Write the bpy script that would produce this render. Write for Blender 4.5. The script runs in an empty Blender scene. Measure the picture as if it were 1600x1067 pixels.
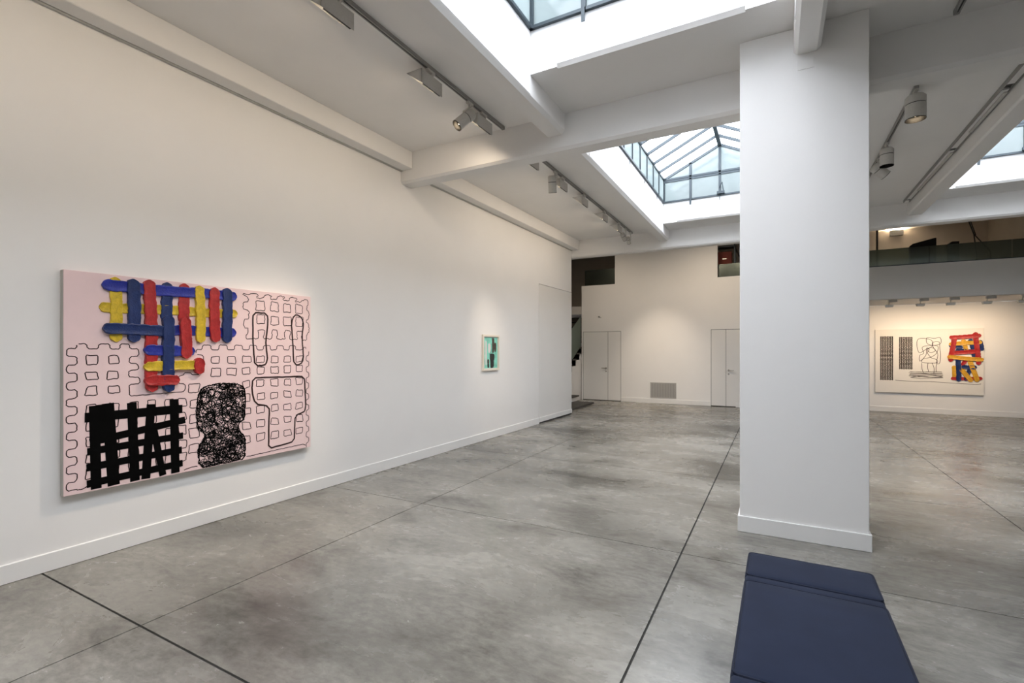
import bpy, bmesh, math, random
from mathutils import Vector, Matrix

random.seed(7)
scene = bpy.context.scene
C = scene.collection

# ------------------------------------------------------------------ camera
F_PX, YAW, HORIZON, EYE = 757.0, 0.4985, 547.0, 1.58
cam = bpy.data.cameras.new('camera')
cam.sensor_fit = 'HORIZONTAL'
cam.sensor_width = 36.0
cam.lens = 36.0 * F_PX / 1600.0
cam.shift_y = (HORIZON - 533.5) / 1600.0
cam.clip_start = 0.05
cam.clip_end = 200
cam_o = bpy.data.objects.new('camera', cam)
C.objects.link(cam_o)
cam_o.location = (0, 0, EYE)
cam_o.rotation_euler = (math.pi / 2, 0, YAW)
scene.camera = cam_o

# ------------------------------------------------------------------ sky / exposure
world = bpy.data.worlds.new('overcast_sky')
scene.world = world
world.use_nodes = True
bg = world.node_tree.nodes['Background']
bg.inputs['Color'].default_value = (0.905, 0.94, 1.0, 1)
bg.inputs['Strength'].default_value = 8.2
scene.view_settings.view_transform = 'Standard'
scene.view_settings.look = 'None'
scene.view_settings.gamma = 1.0
scene.view_settings.use_curve_mapping = False
scene.view_settings.exposure = 0.60

WARM = (1.0, 0.83, 0.64)
WASH_W, WASH_ANGLE = 10.5, 172
SPOT_W = 90.0
MEZZ_W = 31.0
FAR_W = 66.0

# plan of the roof: skylight openings (x0, x1, y0, y1)
SLAB_Z, RIB_Z, BEAM_Z, CURB_Z = 4.26, 4.03, 3.86, 4.68
SKY_A, SKY_B = (-2.10, 0.13), (2.33, 4.56)
SKY_Y = [(-0.75, 4.23), (5.92, 10.55)]
SKY_REAR = (-5.9, -2.6)
OPENINGS = [(SKY_A[0], SKY_A[1], *SKY_Y[0]), (SKY_A[0], SKY_A[1], *SKY_Y[1]), (SKY_B[0], SKY_B[1], *SKY_Y[1]), (SKY_A[0], SKY_A[1], *SKY_REAR)]
for i, (x0, x1, y0, y1) in enumerate(OPENINGS):      # sampling portals in the roof openings
    L = bpy.data.lights.new('skylight_portal', 'AREA')
    L.shape = 'RECTANGLE'
    L.size, L.size_y = x1 - x0, y1 - y0
    L.cycles.is_portal = True
    o = bpy.data.objects.new('skylight_portal', L)
    C.objects.link(o)
    o.location = ((x0 + x1) / 2, (y0 + y1) / 2, CURB_Z + 0.005)

# ------------------------------------------------------------------ materials
def new_mat(name):
    m = bpy.data.materials.new(name)
    m.use_nodes = True
    return m, m.node_tree, m.node_tree.nodes['Principled BSDF']

def ramp(nt, stops):
    r = nt.nodes.new('ShaderNodeValToRGB')
    el = r.color_ramp.elements
    el[0].position, el[0].color = stops[0][0], (*stops[0][1], 1)
    el[1].position, el[1].color = stops[-1][0], (*stops[-1][1], 1)
    for p, c in stops[1:-1]:
        e = el.new(p)
        e.color = (*c, 1)
    return r

def noise(nt, vec, scale, detail=6, rough=0.6, dist=0.0):
    n = nt.nodes.new('ShaderNodeTexNoise')
    n.inputs['Scale'].default_value = scale
    n.inputs['Detail'].default_value = detail
    n.inputs['Roughness'].default_value = rough
    n.inputs['Distortion'].default_value = dist
    nt.links.new(vec, n.inputs['Vector'])
    return n

def position(nt, scale=(1, 1, 1)):
    g = nt.nodes.new('ShaderNodeNewGeometry')
    mp = nt.nodes.new('ShaderNodeMapping')
    mp.inputs['Scale'].default_value = scale
    nt.links.new(g.outputs['Position'], mp.inputs['Vector'])
    return mp.outputs['Vector']

def bump(nt, b, h, strength, dist=0.01):
    n = nt.nodes.new('ShaderNodeBump')
    n.inputs['Strength'].default_value = strength
    n.inputs['Distance'].default_value = dist
    nt.links.new(h, n.inputs['Height'])
    nt.links.new(n.outputs['Normal'], b.inputs['Normal'])

def mat_paint(name, col, var=0.03, rough=0.7, scale=1.6, bscale=180, bstr=0.05, spec=0.3):
    m, nt, b = new_mat(name)
    v = position(nt)
    n = noise(nt, v, scale, 5)
    lo = tuple(max(0, c * (1 - var)) for c in col)
    hi = tuple(min(1, c * (1 + var)) for c in col)
    r = ramp(nt, [(0.3, lo), (0.7, hi)])
    nt.links.new(n.outputs['Fac'], r.inputs['Fac'])
    nt.links.new(r.outputs['Color'], b.inputs['Base Color'])
    b.inputs['Roughness'].default_value = rough
    b.inputs['Specular IOR Level'].default_value = spec
    if bstr:
        n2 = noise(nt, v, bscale, 3)
        bump(nt, b, n2.outputs['Fac'], bstr, 0.003)
    return m

def mat_metal(name, col, rough=0.45, metallic=0.6):
    m, nt, b = new_mat(name)
    n = noise(nt, position(nt), 60, 3)
    r = ramp(nt, [(0.3, tuple(c * 0.92 for c in col)), (0.7, col)])
    nt.links.new(n.outputs['Fac'], r.inputs['Fac'])
    nt.links.new(r.outputs['Color'], b.inputs['Base Color'])
    b.inputs['Roughness'].default_value = rough
    b.inputs['Metallic'].default_value = metallic
    return m

def mat_glass(name, tint, gloss=0.08, gcol=(0.9, 1, 1), rough=0.02):
    m = bpy.data.materials.new(name)
    m.use_nodes = True
    nt = m.node_tree
    nt.nodes.clear()
    out = nt.nodes.new('ShaderNodeOutputMaterial')
    tr = nt.nodes.new('ShaderNodeBsdfTransparent')
    gl = nt.nodes.new('ShaderNodeBsdfGlossy')
    mx = nt.nodes.new('ShaderNodeMixShader')
    n = noise(nt, position(nt), 0.8, 3)
    r = ramp(nt, [(0.3, tuple(t * 0.95 for t in tint)), (0.7, tint)])
    nt.links.new(n.outputs['Fac'], r.inputs['Fac'])
    nt.links.new(r.outputs['Color'], tr.inputs['Color'])
    gl.inputs['Color'].default_value = (*gcol, 1)
    gl.inputs['Roughness'].default_value = rough
    mx.inputs['Fac'].default_value = gloss
    nt.links.new(tr.outputs[0], mx.inputs[1])
    nt.links.new(gl.outputs[0], mx.inputs[2])
    nt.links.new(mx.outputs[0], out.inputs['Surface'])
    return m

def mat_frost(name, col):
    m = bpy.data.materials.new(name)
    m.use_nodes = True
    nt = m.node_tree
    nt.nodes.clear()
    out = nt.nodes.new('ShaderNodeOutputMaterial')
    tr = nt.nodes.new('ShaderNodeBsdfTranslucent')
    gl = nt.nodes.new('ShaderNodeBsdfGlossy')
    gl.inputs['Roughness'].default_value = 0.15
    mx = nt.nodes.new('ShaderNodeMixShader')
    mx.inputs['Fac'].default_value = 0.04
    n = noise(nt, position(nt), 1.5, 4)
    r = ramp(nt, [(0.3, tuple(t * 0.93 for t in col)), (0.7, col)])
    nt.links.new(n.outputs['Fac'], r.inputs['Fac'])
    nt.links.new(r.outputs['Color'], tr.inputs['Color'])
    nt.links.new(tr.outputs[0], mx.inputs[1])
    nt.links.new(gl.outputs[0], mx.inputs[2])
    nt.links.new(mx.outputs[0], out.inputs['Surface'])
    return m

def mat_emit(name, col, strength):
    m, nt, b = new_mat(name)
    n = noise(nt, position(nt), 40, 2)
    r = ramp(nt, [(0.0, tuple(c * 0.9 for c in col)), (1.0, col)])
    nt.links.new(n.outputs['Fac'], r.inputs['Fac'])
    nt.links.new(r.outputs['Color'], b.inputs['Emission Color'])
    b.inputs['Base Color'].default_value = (0.8, 0.7, 0.6, 1)
    b.inputs['Emission Strength'].default_value = strength
    return m

def mat_concrete():
    m, nt, b = new_mat('polished_concrete')
    v = position(nt)
    vs = position(nt, (0.55, 1.0, 1.0))
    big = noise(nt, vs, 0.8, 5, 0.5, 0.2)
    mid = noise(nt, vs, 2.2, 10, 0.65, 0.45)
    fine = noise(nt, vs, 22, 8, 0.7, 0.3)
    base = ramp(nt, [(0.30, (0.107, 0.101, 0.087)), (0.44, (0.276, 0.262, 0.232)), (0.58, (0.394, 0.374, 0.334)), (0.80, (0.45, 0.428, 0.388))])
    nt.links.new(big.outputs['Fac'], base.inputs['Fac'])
    mr = ramp(nt, [(0.27, (0.34, 0.34, 0.33)), (0.43, (0.76, 0.76, 0.75)), (0.58, (0.95, 0.95, 0.945)), (0.78, (1.0, 1.0, 1.0))])
    nt.links.new(mid.outputs['Fac'], mr.inputs['Fac'])
    fr = ramp(nt, [(0.28, (0.58, 0.58, 0.57)), (0.72, (1.0, 1.0, 1.0))])
    nt.links.new(fine.outputs['Fac'], fr.inputs['Fac'])
    a = nt.nodes.new('ShaderNodeMix'); a.data_type = 'RGBA'; a.blend_type = 'MULTIPLY'; a.inputs[0].default_value = 1
    nt.links.new(base.outputs['Color'], a.inputs[6]); nt.links.new(mr.outputs['Color'], a.inputs[7])
    a2 = nt.nodes.new('ShaderNodeMix'); a2.data_type = 'RGBA'; a2.blend_type = 'MULTIPLY'; a2.inputs[0].default_value = 1
    nt.links.new(a.outputs[2], a2.inputs[6]); nt.links.new(fr.outputs['Color'], a2.inputs[7])
    # sparse dark scuffs
    sc = noise(nt, vs, 7.0, 8, 0.72, 0.3)
    sr = ramp(nt, [(0.64, (1, 1, 1)), (0.74, (0.40, 0.39, 0.37))])
    nt.links.new(sc.outputs['Fac'], sr.inputs['Fac'])
    a3 = nt.nodes.new('ShaderNodeMix'); a3.data_type = 'RGBA'; a3.blend_type = 'MULTIPLY'; a3.inputs[0].default_value = 1
    nt.links.new(a2.outputs[2], a3.inputs[6]); nt.links.new(sr.outputs['Color'], a3.inputs[7])
    nt.links.new(a3.outputs[2], b.inputs['Base Color'])
    rr = ramp(nt, [(0.3, (0.20, 0.20, 0.20)), (0.7, (0.32, 0.32, 0.32))])
    nt.links.new(mid.outputs['Fac'], rr.inputs['Fac'])
    nt.links.new(rr.outputs['Color'], b.inputs['Roughness'])
    b.inputs['Specular IOR Level'].default_value = 0.5
    bump(nt, b, mid.outputs['Fac'], 0.04, 0.01)
    return m

def mat_fabric(name, col, scale=700):
    m, nt, b = new_mat(name)
    v = position(nt)
    big = noise(nt, v, 5, 5)
    r = ramp(nt, [(0.3, tuple(c * 0.88 for c in col)), (0.7, tuple(c * 1.1 for c in col))])
    nt.links.new(big.outputs['Fac'], r.inputs['Fac'])
    nt.links.new(r.outputs['Color'], b.inputs['Base Color'])
    b.inputs['Roughness'].default_value = 0.85
    b.inputs['Sheen Weight'].default_value = 0.06
    b.inputs['Specular IOR Level'].default_value = 0.12
    w = noise(nt, v, scale, 2)
    bump(nt, b, w.outputs['Fac'], 0.25, 0.002)
    return m

def mat_oil(name, col):
    m, nt, b = new_mat(name)
    v = position(nt)
    n = noise(nt, v, 22, 5, 0.6, 0.5)
    r = ramp(nt, [(0.3, tuple(c * 0.72 for c in col)), (0.55, col), (0.8, tuple(min(1, c * 1.2 + 0.01) for c in col))])
    nt.links.new(n.outputs['Fac'], r.inputs['Fac'])
    nt.links.new(r.outputs['Color'], b.inputs['Base Color'])
    b.inputs['Roughness'].default_value = 0.38
    n2 = noise(nt, v, 90, 4)
    bump(nt, b, n2.outputs['Fac'], 0.5, 0.006)
    return m

M = {
    'wall': mat_paint('white_wall_paint', (0.86, 0.845, 0.825), 0.012),
    'ceil': mat_paint('white_ceiling_paint', (0.82, 0.805, 0.785), 0.02),
    'curb': mat_paint('white_curb_paint', (0.78, 0.78, 0.78), 0.01),
    'base': mat_paint('white_skirting_gloss', (0.82, 0.81, 0.79), 0.01, 0.4),
    'door': mat_paint('white_door_lacquer', (0.80, 0.785, 0.76), 0.01, 0.5),
    'taupe': mat_paint('dark_taupe_stairwell', (0.22, 0.18, 0.145), 0.06),  # even dark taupe for the stairwell wall and risers
    'warmwall': mat_paint('beige_upper_room_paint', (0.50, 0.45, 0.39), 0.05),
    'gap': mat_paint('dark_gap', (0.03, 0.03, 0.03), 0.1, 0.9, bstr=0),
    'joint': mat_paint('dark_joint_filler', (0.035, 0.033, 0.03), 0.2, 0.9, bstr=0),
    'floor': mat_concrete(),
    'frame': mat_metal('blue_grey_steel', (0.04, 0.055, 0.066), 0.5, 0.2),
    'pane_roof': mat_glass('clear_roof_glass', (0.95, 0.955, 0.965), 0.05),
    'pane_side': mat_frost('frosted_side_glass', (0.295, 0.325, 0.330)),
    'balustrade': mat_glass('shade_tinted_green_glass', (0.34, 0.38, 0.34), 0.16, (0.55, 0.62, 0.56), 0.25),  # green glass, tint darkened to carry the dark room behind it
    'stairglass': mat_glass('green_stair_glass', (0.42, 0.50, 0.46), 0.42, (0.50, 0.58, 0.52), 0.35),
    'lamp': mat_metal('grey_lamp_paint', (0.60, 0.585, 0.55), 0.5, 0.05),
    'track': mat_metal('grey_track_aluminium', (0.32, 0.315, 0.30), 0.5, 0.3),
    'black': mat_metal('black_plastic', (0.012, 0.012, 0.012), 0.4, 0.0),
    'glow': mat_emit('warm_lamp_glow', (1.0, 0.78, 0.52), 14.0),
    'sconceglow': mat_emit('sconce_glow', (1.0, 0.76, 0.48), 3.0),
    'bench': mat_fabric('blue_grey_upholstery', (0.0165, 0.0225, 0.045)),
    'piping': mat_fabric('dark_blue_piping', (0.016, 0.020, 0.036)),
    'stone': mat_paint('dark_stone_tread', (0.075, 0.07, 0.065), 0.2, 0.6),
    'steel': mat_metal('satin_steel', (0.42, 0.40, 0.37), 0.35, 0.9),
    'vent': mat_paint('grey_vent_enamel', (0.50, 0.485, 0.46), 0.03, 0.5),
    'pink': mat_paint('pale_pink_canvas', (0.84, 0.64, 0.635), 0.03, 0.75, 3, 500, 0.12),
    'white_canvas': mat_paint('white_canvas', (0.82, 0.79, 0.74), 0.02, 0.75, 3, 500, 0.12),
    'edge': mat_paint('raw_canvas_edge', (0.50, 0.48, 0.44), 0.05, 0.8),
    'ink': mat_paint('black_brown_ink', (0.030, 0.012, 0.012), 0.2, 0.6, bstr=0),
    'blackpaint': mat_paint('flat_black_paint', (0.0035, 0.0035, 0.0035), 0.2, 0.95, bstr=0, spec=0.03),
    'blue': mat_oil('ultramarine_oil', (0.014, 0.026, 0.30)),
    'navy': mat_oil('prussian_oil', (0.008, 0.026, 0.125)),
    'red': mat_oil('vermilion_oil', (0.42, 0.020, 0.020)),
    'yellow': mat_oil('cadmium_yellow_oil', (0.66, 0.46, 0.025)),
    'orange': mat_oil('ochre_yellow_oil', (0.68, 0.36, 0.03)),
    'teal': mat_paint('mint_teal_wash', (0.26, 0.66, 0.54), 0.28, 0.7, 9),
    'frame_cream': mat_paint('cream_wood_frame', (0.84, 0.77, 0.67), 0.03, 0.5),
    'paper': mat_paint('white_paper', (0.80, 0.78, 0.76), 0.02, 0.8),
    'charcoal': mat_paint('charcoal_wash', (0.035, 0.038, 0.036), 0.4, 0.8, 40),
    'brown': mat_paint('brown_wash', (0.085, 0.065, 0.055), 0.4, 0.8, 40),
    'leather': mat_paint('black_leather', (0.012, 0.012, 0.013), 0.2, 0.45),
    'redbox': mat_paint('dark_red_card', (0.16, 0.035, 0.025), 0.15, 0.7),
    'mezz': mat_paint('grey_white_parapet_paint', (0.62, 0.60, 0.57), 0.02),
}

# ------------------------------------------------------------------ mesh helpers
class MB:
    def __init__(self):
        self.v, self.f = [], []

    def add(self, verts, faces):
        o = len(self.v)
        self.v += [tuple(p) for p in verts]
        self.f += [tuple(i + o for i in q) for q in faces]
        return self

    def box(self, x0, x1, y0, y1, z0, z1):
        return self.add([(x0, y0, z0), (x1, y0, z0), (x1, y1, z0), (x0, y1, z0), (x0, y0, z1), (x1, y0, z1), (x1, y1, z1), (x0, y1, z1)],
                        [(0, 3, 2, 1), (4, 5, 6, 7), (0, 1, 5, 4), (1, 2, 6, 5), (2, 3, 7, 6), (3, 0, 4, 7)])

    def prism(self, prof, a, b, axis):
        """prof: list of 2-D points; extruded along axis ('x': prof=(y,z), 'y': prof=(x,z), 'z': prof=(x,y))."""
        def p3(p, t):
            return (t, p[0], p[1]) if axis == 'x' else (p[0], t, p[1]) if axis == 'y' else (p[0], p[1], t)
        n = len(prof)
        vs = [p3(p, a) for p in prof] + [p3(p, b) for p in prof]
        fs = [tuple(range(n)), tuple(range(2 * n - 1, n - 1, -1))]
        fs += [(i, i + n, (i + 1) % n + n, (i + 1) % n) for i in range(n)]
        return self.add(vs, fs)

    def tube(self, p0, p1, r0, r1=None, n=12, caps=True):
        r1 = r0 if r1 is None else r1
        p0, p1 = Vector(p0), Vector(p1)
        d = (p1 - p0).normalized()
        up = Vector((0, 0, 1)) if abs(d.z) < 0.9 else Vector((1, 0, 0))
        a = d.cross(up).normalized()
        b = d.cross(a)
        vs = []
        for p, r in ((p0, r0), (p1, r1)):
            for k in range(n):
                t = 2 * math.pi * k / n
                vs.append(p + a * math.cos(t) * r + b * math.sin(t) * r)
        fs = [(k, (k + 1) % n, (k + 1) % n + n, k + n) for k in range(n)]
        if caps:
            fs += [tuple(range(n - 1, -1, -1)), tuple(range(n, 2 * n))]
        return self.add(vs, fs)

    def path(self, pts, r, n=8):
        for a, b in zip(pts[:-1], pts[1:]):
            self.tube(a, b, r, n=n)
        return self

    def bar(self, p0, p1, w, h, up=(0, 0, 1)):
        p0, p1, up = Vector(p0), Vector(p1), Vector(up)
        d = (p1 - p0).normalized()
        a = d.cross(up).normalized() * (w / 2)
        b = a.cross(d).normalized() * (h / 2)
        vs = [p + s * a + t * b for p in (p0, p1) for s, t in ((-1, -1), (1, -1), (1, 1), (-1, 1))]
        return self.add(vs, [(0, 1, 2, 3), (7, 6, 5, 4), (0, 4, 5, 1), (1, 5, 6, 2), (2, 6, 7, 3), (3, 7, 4, 0)])

    def ribbon(self, pts, w, y, closed=False):
        """flat painted line in the local XZ plane facing -Y."""
        P = [Vector(p) for p in pts]
        n = len(P)
        vs = []
        for i in range(n):
            a = P[(i - 1) % n] if (closed or i > 0) else P[i]
            b = P[(i + 1) % n] if (closed or i < n - 1) else P[i]
            d = b - a
            if d.length < 1e-9:
                d = Vector((1, 0))
            d.normalize()
            nn = Vector((-d.y, d.x)) * (w / 2)
            vs += [(P[i].x + nn.x, y, P[i].y + nn.y), (P[i].x - nn.x, y, P[i].y - nn.y)]
        fs = [(2 * i, 2 * i + 1, 2 * i + 3, 2 * i + 2) for i in range(n - 1)]
        if closed:
            fs.append((2 * n - 2, 2 * n - 1, 1, 0))
        return self.add(vs, fs)

    def build(self, name, mat, parent=None, smooth=False, bevel=0.0, seg=2, kind=None):
        me = bpy.data.meshes.new(name)
        me.from_pydata(self.v, [], self.f)
        bm = bmesh.new()
        bm.from_mesh(me)
        bmesh.ops.recalc_face_normals(bm, faces=bm.faces)
        if bevel:
            bmesh.ops.bevel(bm, geom=list(bm.edges), offset=bevel, segments=seg, affect='EDGES', profile=0.5)
        bm.to_mesh(me)
        bm.free()
        if smooth:
            for p in me.polygons:
                p.use_smooth = True
            try:
                me.set_sharp_from_angle(angle=math.radians(40))
            except Exception:
                pass
        me.materials.append(M[mat] if isinstance(mat, str) else mat)
        o = bpy.data.objects.new(name, me)
        C.objects.link(o)
        if parent is not None:
            o.parent = parent
        if kind:
            o['kind'] = kind
        return o

def inst(o, name, parent, loc=(0, 0, 0), rot=(0, 0, 0)):
    c = o.copy()
    c.name = name
    C.objects.link(c)
    c.parent = parent
    c.location = loc
    c.rotation_euler = rot
    return c

def empty(name, loc=(0, 0, 0), rz=0.0):
    o = bpy.data.objects.new(name, None)
    C.objects.link(o)
    o.location = loc
    o.rotation_euler = (0, 0, rz)
    o.empty_display_size = 0.1
    return o

def tag(o, label, cat, group=None, kind=None):
    o['label'] = label
    o['category'] = cat
    if group:
        o['group'] = group
    if kind:
        o['kind'] = kind
    return o

def struct(o, label=None, cat=None):
    o['kind'] = 'structure'
    if label:
        o['label'] = label
        o['category'] = cat
    return o

def rot2(p, a):
    return (p[0] * math.cos(a) - p[1] * math.sin(a), p[0] * math.sin(a) + p[1] * math.cos(a))

# left wall frame: runs from WA along WT, about 0.8 degrees off the floor grid
WA = Vector((-4.571, 1.212, 0))
WT = Vector((0.0143, 0.9999, 0)).normalized()
WN = Vector((WT.y, -WT.x, 0))
WROT = math.atan2(WT.y, WT.x)
def wall_x(y):
    return WA.x + (y - WA.y) * WT.x / WT.y

def wall_local(o, s=0.0, out=0.0, z=0.0):
    """local X along the wall, local -Y out into the room."""
    p = WA + WT * s + WN * out
    o.location = (p.x, p.y, z)
    o.rotation_euler = (0, 0, WROT)
    return o

X_R, Y_BACK = 9.0, -6.2          # right wall, wall behind the camera
Y_END = 11.2                     # end of the left wall, face of the far beam
Y_DOORS, Y_PIC, Y_UP = 14.72, 15.55, 17.2
UP_Z, TOP_Z = 3.0, 5.0

# ------------------------------------------------------------------ floor: joint filler bed with concrete bays
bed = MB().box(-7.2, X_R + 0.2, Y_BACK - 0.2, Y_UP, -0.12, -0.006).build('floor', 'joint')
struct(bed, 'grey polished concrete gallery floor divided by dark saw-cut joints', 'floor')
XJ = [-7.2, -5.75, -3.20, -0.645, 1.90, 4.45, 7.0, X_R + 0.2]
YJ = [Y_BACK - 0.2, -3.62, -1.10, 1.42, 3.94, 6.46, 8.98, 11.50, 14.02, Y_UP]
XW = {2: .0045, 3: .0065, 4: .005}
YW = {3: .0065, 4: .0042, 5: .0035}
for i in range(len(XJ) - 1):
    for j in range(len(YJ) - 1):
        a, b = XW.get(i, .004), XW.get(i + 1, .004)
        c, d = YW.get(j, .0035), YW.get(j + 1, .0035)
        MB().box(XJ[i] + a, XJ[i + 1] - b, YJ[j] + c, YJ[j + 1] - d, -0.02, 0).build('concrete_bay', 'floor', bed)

# ------------------------------------------------------------------ walls
wl = MB().box(Y_BACK - 1.3, 8.168, 0.0, 0.25, 0, TOP_Z).box(8.168, 9.99, 0.012, 0.25, 0, 3.0).box(8.168, 9.99, 0, 0.25, 3.006, TOP_Z)
# local coordinates: X = s, +Y = into the wall
wall_left = wall_local(wl.build('wall_left', 'wall'))
struct(wall_left, 'long white gallery wall hung with the pink painting', 'wall')
wb = MB().prism([(-0.0, 0.004), (-0.014, 0.004), (-0.014, 0.128), (-0.010, 0.133), (0.0, 0.133)], Y_BACK - 1.3, 8.168, 'x').build('baseboard_left', 'base')
struct(wall_local(wb), 'white skirting board along the left wall', 'baseboard')
d1 = empty('door_1')
wall_local(d1, 8.174)
struct(d1, 'tall flush white concealed door at the end of the left wall', 'door')
MB().box(0.006, 1.812, 0.0, 0.011, 0.035, 2.994).build('leaf', 'door', d1)
MB().prism([(0.0, 0.035), (-0.014, 0.035), (-0.014, 0.128), (-0.010, 0.133), (0.0, 0.133)], 0.006, 1.826, 'x').build('skirting', 'base', d1)
MB().box(1.812, 1.824, 0.0, 0.012, 0.035, 2.994).build('edge_strip', 'door', d1)
MB().box(0.004, 1.81, 0.0005, 0.011, 0.0005, 0.034).build('threshold_gap', 'gap', d1)

sw = MB().box(-6.9, wall_x(11.0) - 0.20, 10.9, 11.0, 0, TOP_Z).build('wall_stair', 'wall')
struct(sw, 'wall closing the stairwell behind the left wall', 'wall')
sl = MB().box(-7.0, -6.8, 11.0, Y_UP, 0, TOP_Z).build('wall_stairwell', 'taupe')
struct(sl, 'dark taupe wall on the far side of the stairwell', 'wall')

# far wall with the doors, openings upstairs
wf = MB()
wf.box(-5.47, -4.38, Y_DOORS, Y_DOORS + 0.16, 0, 3.63)
wf.box(-4.38, -1.44, Y_DOORS, Y_DOORS + 0.16, 0, TOP_Z)
wf.box(-1.44, 0.30, Y_DOORS, Y_DOORS + 0.16, 0, 3.63)
wf.box(0.14, 0.30, Y_DOORS + 0.16, Y_PIC, 0, UP_Z)
wall_far = wf.build('wall_far', 'wall')
struct(wall_far, 'white far wall with two flush doors and high openings', 'wall')
for a, b in ((-4.175, -1.625), (-1.0 + 0.03, 0.30)):
    bb = MB().prism([(Y_DOORS, 0.003), (Y_DOORS - 0.014, 0.003), (Y_DOORS - 0.014, 0.128), (Y_DOORS - 0.010, 0.133), (Y_DOORS, 0.133)], a, b, 'x').build('baseboard_far', 'base')
    struct(bb, 'white skirting board below the vent on the far wall' if a < -2 else 'white skirting board of the far wall hidden by the column', 'baseboard')

def flush_door(name, x0, xm, x1, handle_x, side, label):
    d = empty(name, (x0, Y_DOORS, 0))
    struct(d, label, 'door')
    MB().box(0, x1 - x0, -0.0015, 0.0, 0.0, 2.165).build('shadow_gap', 'gap', d)
    g = 0.010
    la = MB().box(g, xm - x0 - g / 2, -0.006, -0.0015, 0.02, 2.155).build('leaf', 'door', d)
    lb = MB().box(xm - x0 + g / 2, x1 - x0 - g, -0.006, -0.0015, 0.02, 2.155).build('leaf', 'door', d)
    lf = la if handle_x < xm else lb
    hx = handle_x - x0
    h = MB().tube((hx, -0.006, 1.02), (hx, -0.016, 1.02), 0.026, n=16).tube((hx, -0.016, 1.02), (hx, -0.055, 1.02), 0.009, n=10)
    h.tube((hx, -0.052, 1.02), (hx + side * 0.135, -0.052, 1.02), 0.0095, n=10).build('handle', 'steel', lf, True)
    MB().tube((hx, -0.006, 0.915), (hx, -0.013, 0.915), 0.024, n=16).build('keyhole_rosette', 'steel', lf, True)
    return d
flush_door('door_2', -5.42, -4.60, -4.19, -4.66, -1, 'flush white double door beside the stairs in the far wall')
flush_door('door_3', -1.61, -1.22, -0.40, -1.15, 1, 'flush white double door partly hidden behind the square column')

# wall vent
vent = tag(empty('wall_vent', (-3.30, Y_DOORS, 0.16)), 'low rectangular grey slatted vent in the far wall', 'vent')
MB().box(0, 0.75, -0.002, 0, 0, 0.46).build('backing', 'gap', vent)
MB().box(0, 0.75, -0.012, -0.002, 0, 0.022).box(0, 0.75, -0.012, -0.002, 0.438, 0.46).box(0, 0.022, -0.012, -0.002, 0.022, 0.438).box(0.728, 0.75, -0.012, -0.002, 0.022, 0.438).build('frame', 'vent', vent)
sl0 = None
for k in range(29):
    x = 0.034 + k * 0.0243
    if sl0 is None:
        sl0 = MB().box(-0.0085, 0.0085, -0.010, -0.002, 0.022, 0.438).build('slat', 'vent', vent)
        sl0.location = (x, 0, 0)
    else:
        inst(sl0, 'slat', vent, (x, 0, 0))
# little sensor high on the far wall
sen = tag(empty('wall_sensor', (-4.87, Y_DOORS, 2.60)), 'tiny white sensor with dark eye above the left door', 'sensor')
MB().box(-0.035, 0.06, -0.02, 0, 0, 0.06).build('housing', 'door', sen, bevel=0.004)
MB().tube((-0.012, -0.02, 0.03), (-0.012, -0.026, 0.03), 0.02, n=14).build('eye', 'black', sen)

# picture wall under the mezzanine
wp = MB().box(0.30, X_R, Y_PIC, Y_PIC + 0.15, 0, 2.73).build('wall_far_right', 'wall')
struct(wp, 'white recessed wall under the mezzanine with the white painting', 'wall')
bp = MB().prism([(Y_PIC, 0.003), (Y_PIC - 0.014, 0.003), (Y_PIC - 0.014, 0.128), (Y_PIC - 0.010, 0.133), (Y_PIC, 0.133)], 0.30, X_R, 'x').build('baseboard_far_right', 'base')
struct(bp, 'white skirting board below the white painting', 'baseboard')
Y_M = 13.6
mz = MB().box(0.30, X_R, Y_M, Y_DOORS + 0.16, 2.73, UP_Z).box(0.30, X_R, Y_M, Y_M + 0.12, UP_Z, 3.465).box(-6.8, X_R, Y_DOORS + 0.16, Y_UP, 2.74, UP_Z).box(0.30, X_R, Y_M + 0.02, Y_M + 0.06, 2.722, 2.73)
mz_o = mz.build('trim_1', 'mezz')
struct(mz_o, 'grey white mezzanine slab edge above the recessed picture wall', 'mezzanine')
wu = MB().box(-6.8, 0.30, Y_UP, Y_UP + 0.15, 0, UP_Z).box(-6.8, X_R, Y_UP, Y_UP + 0.15, UP_Z, TOP_Z).box(-3.6, -3.5, Y_DOORS + 0.16, Y_UP, UP_Z, TOP_Z).box(4.9, 5.0, 14.6, Y_UP, UP_Z, TOP_Z).build('wall_upper', 'warmwall')  # includes an added partition that keeps the upper left opening dark
struct(wu, 'beige back wall of the upper floor with an added partition darkening the left', 'wall')
wr = MB().box(X_R, X_R + 0.2, Y_BACK, Y_UP, 0, TOP_Z).build('wall_right', 'wall')
struct(wr, 'white wall on the right side of the gallery', 'wall')
wk = MB().box(-5.2, X_R + 0.2, Y_BACK - 0.2, Y_BACK, 0, TOP_Z).build('wall_back', 'wall')
struct(wk, 'white wall behind the viewer', 'wall')

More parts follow.
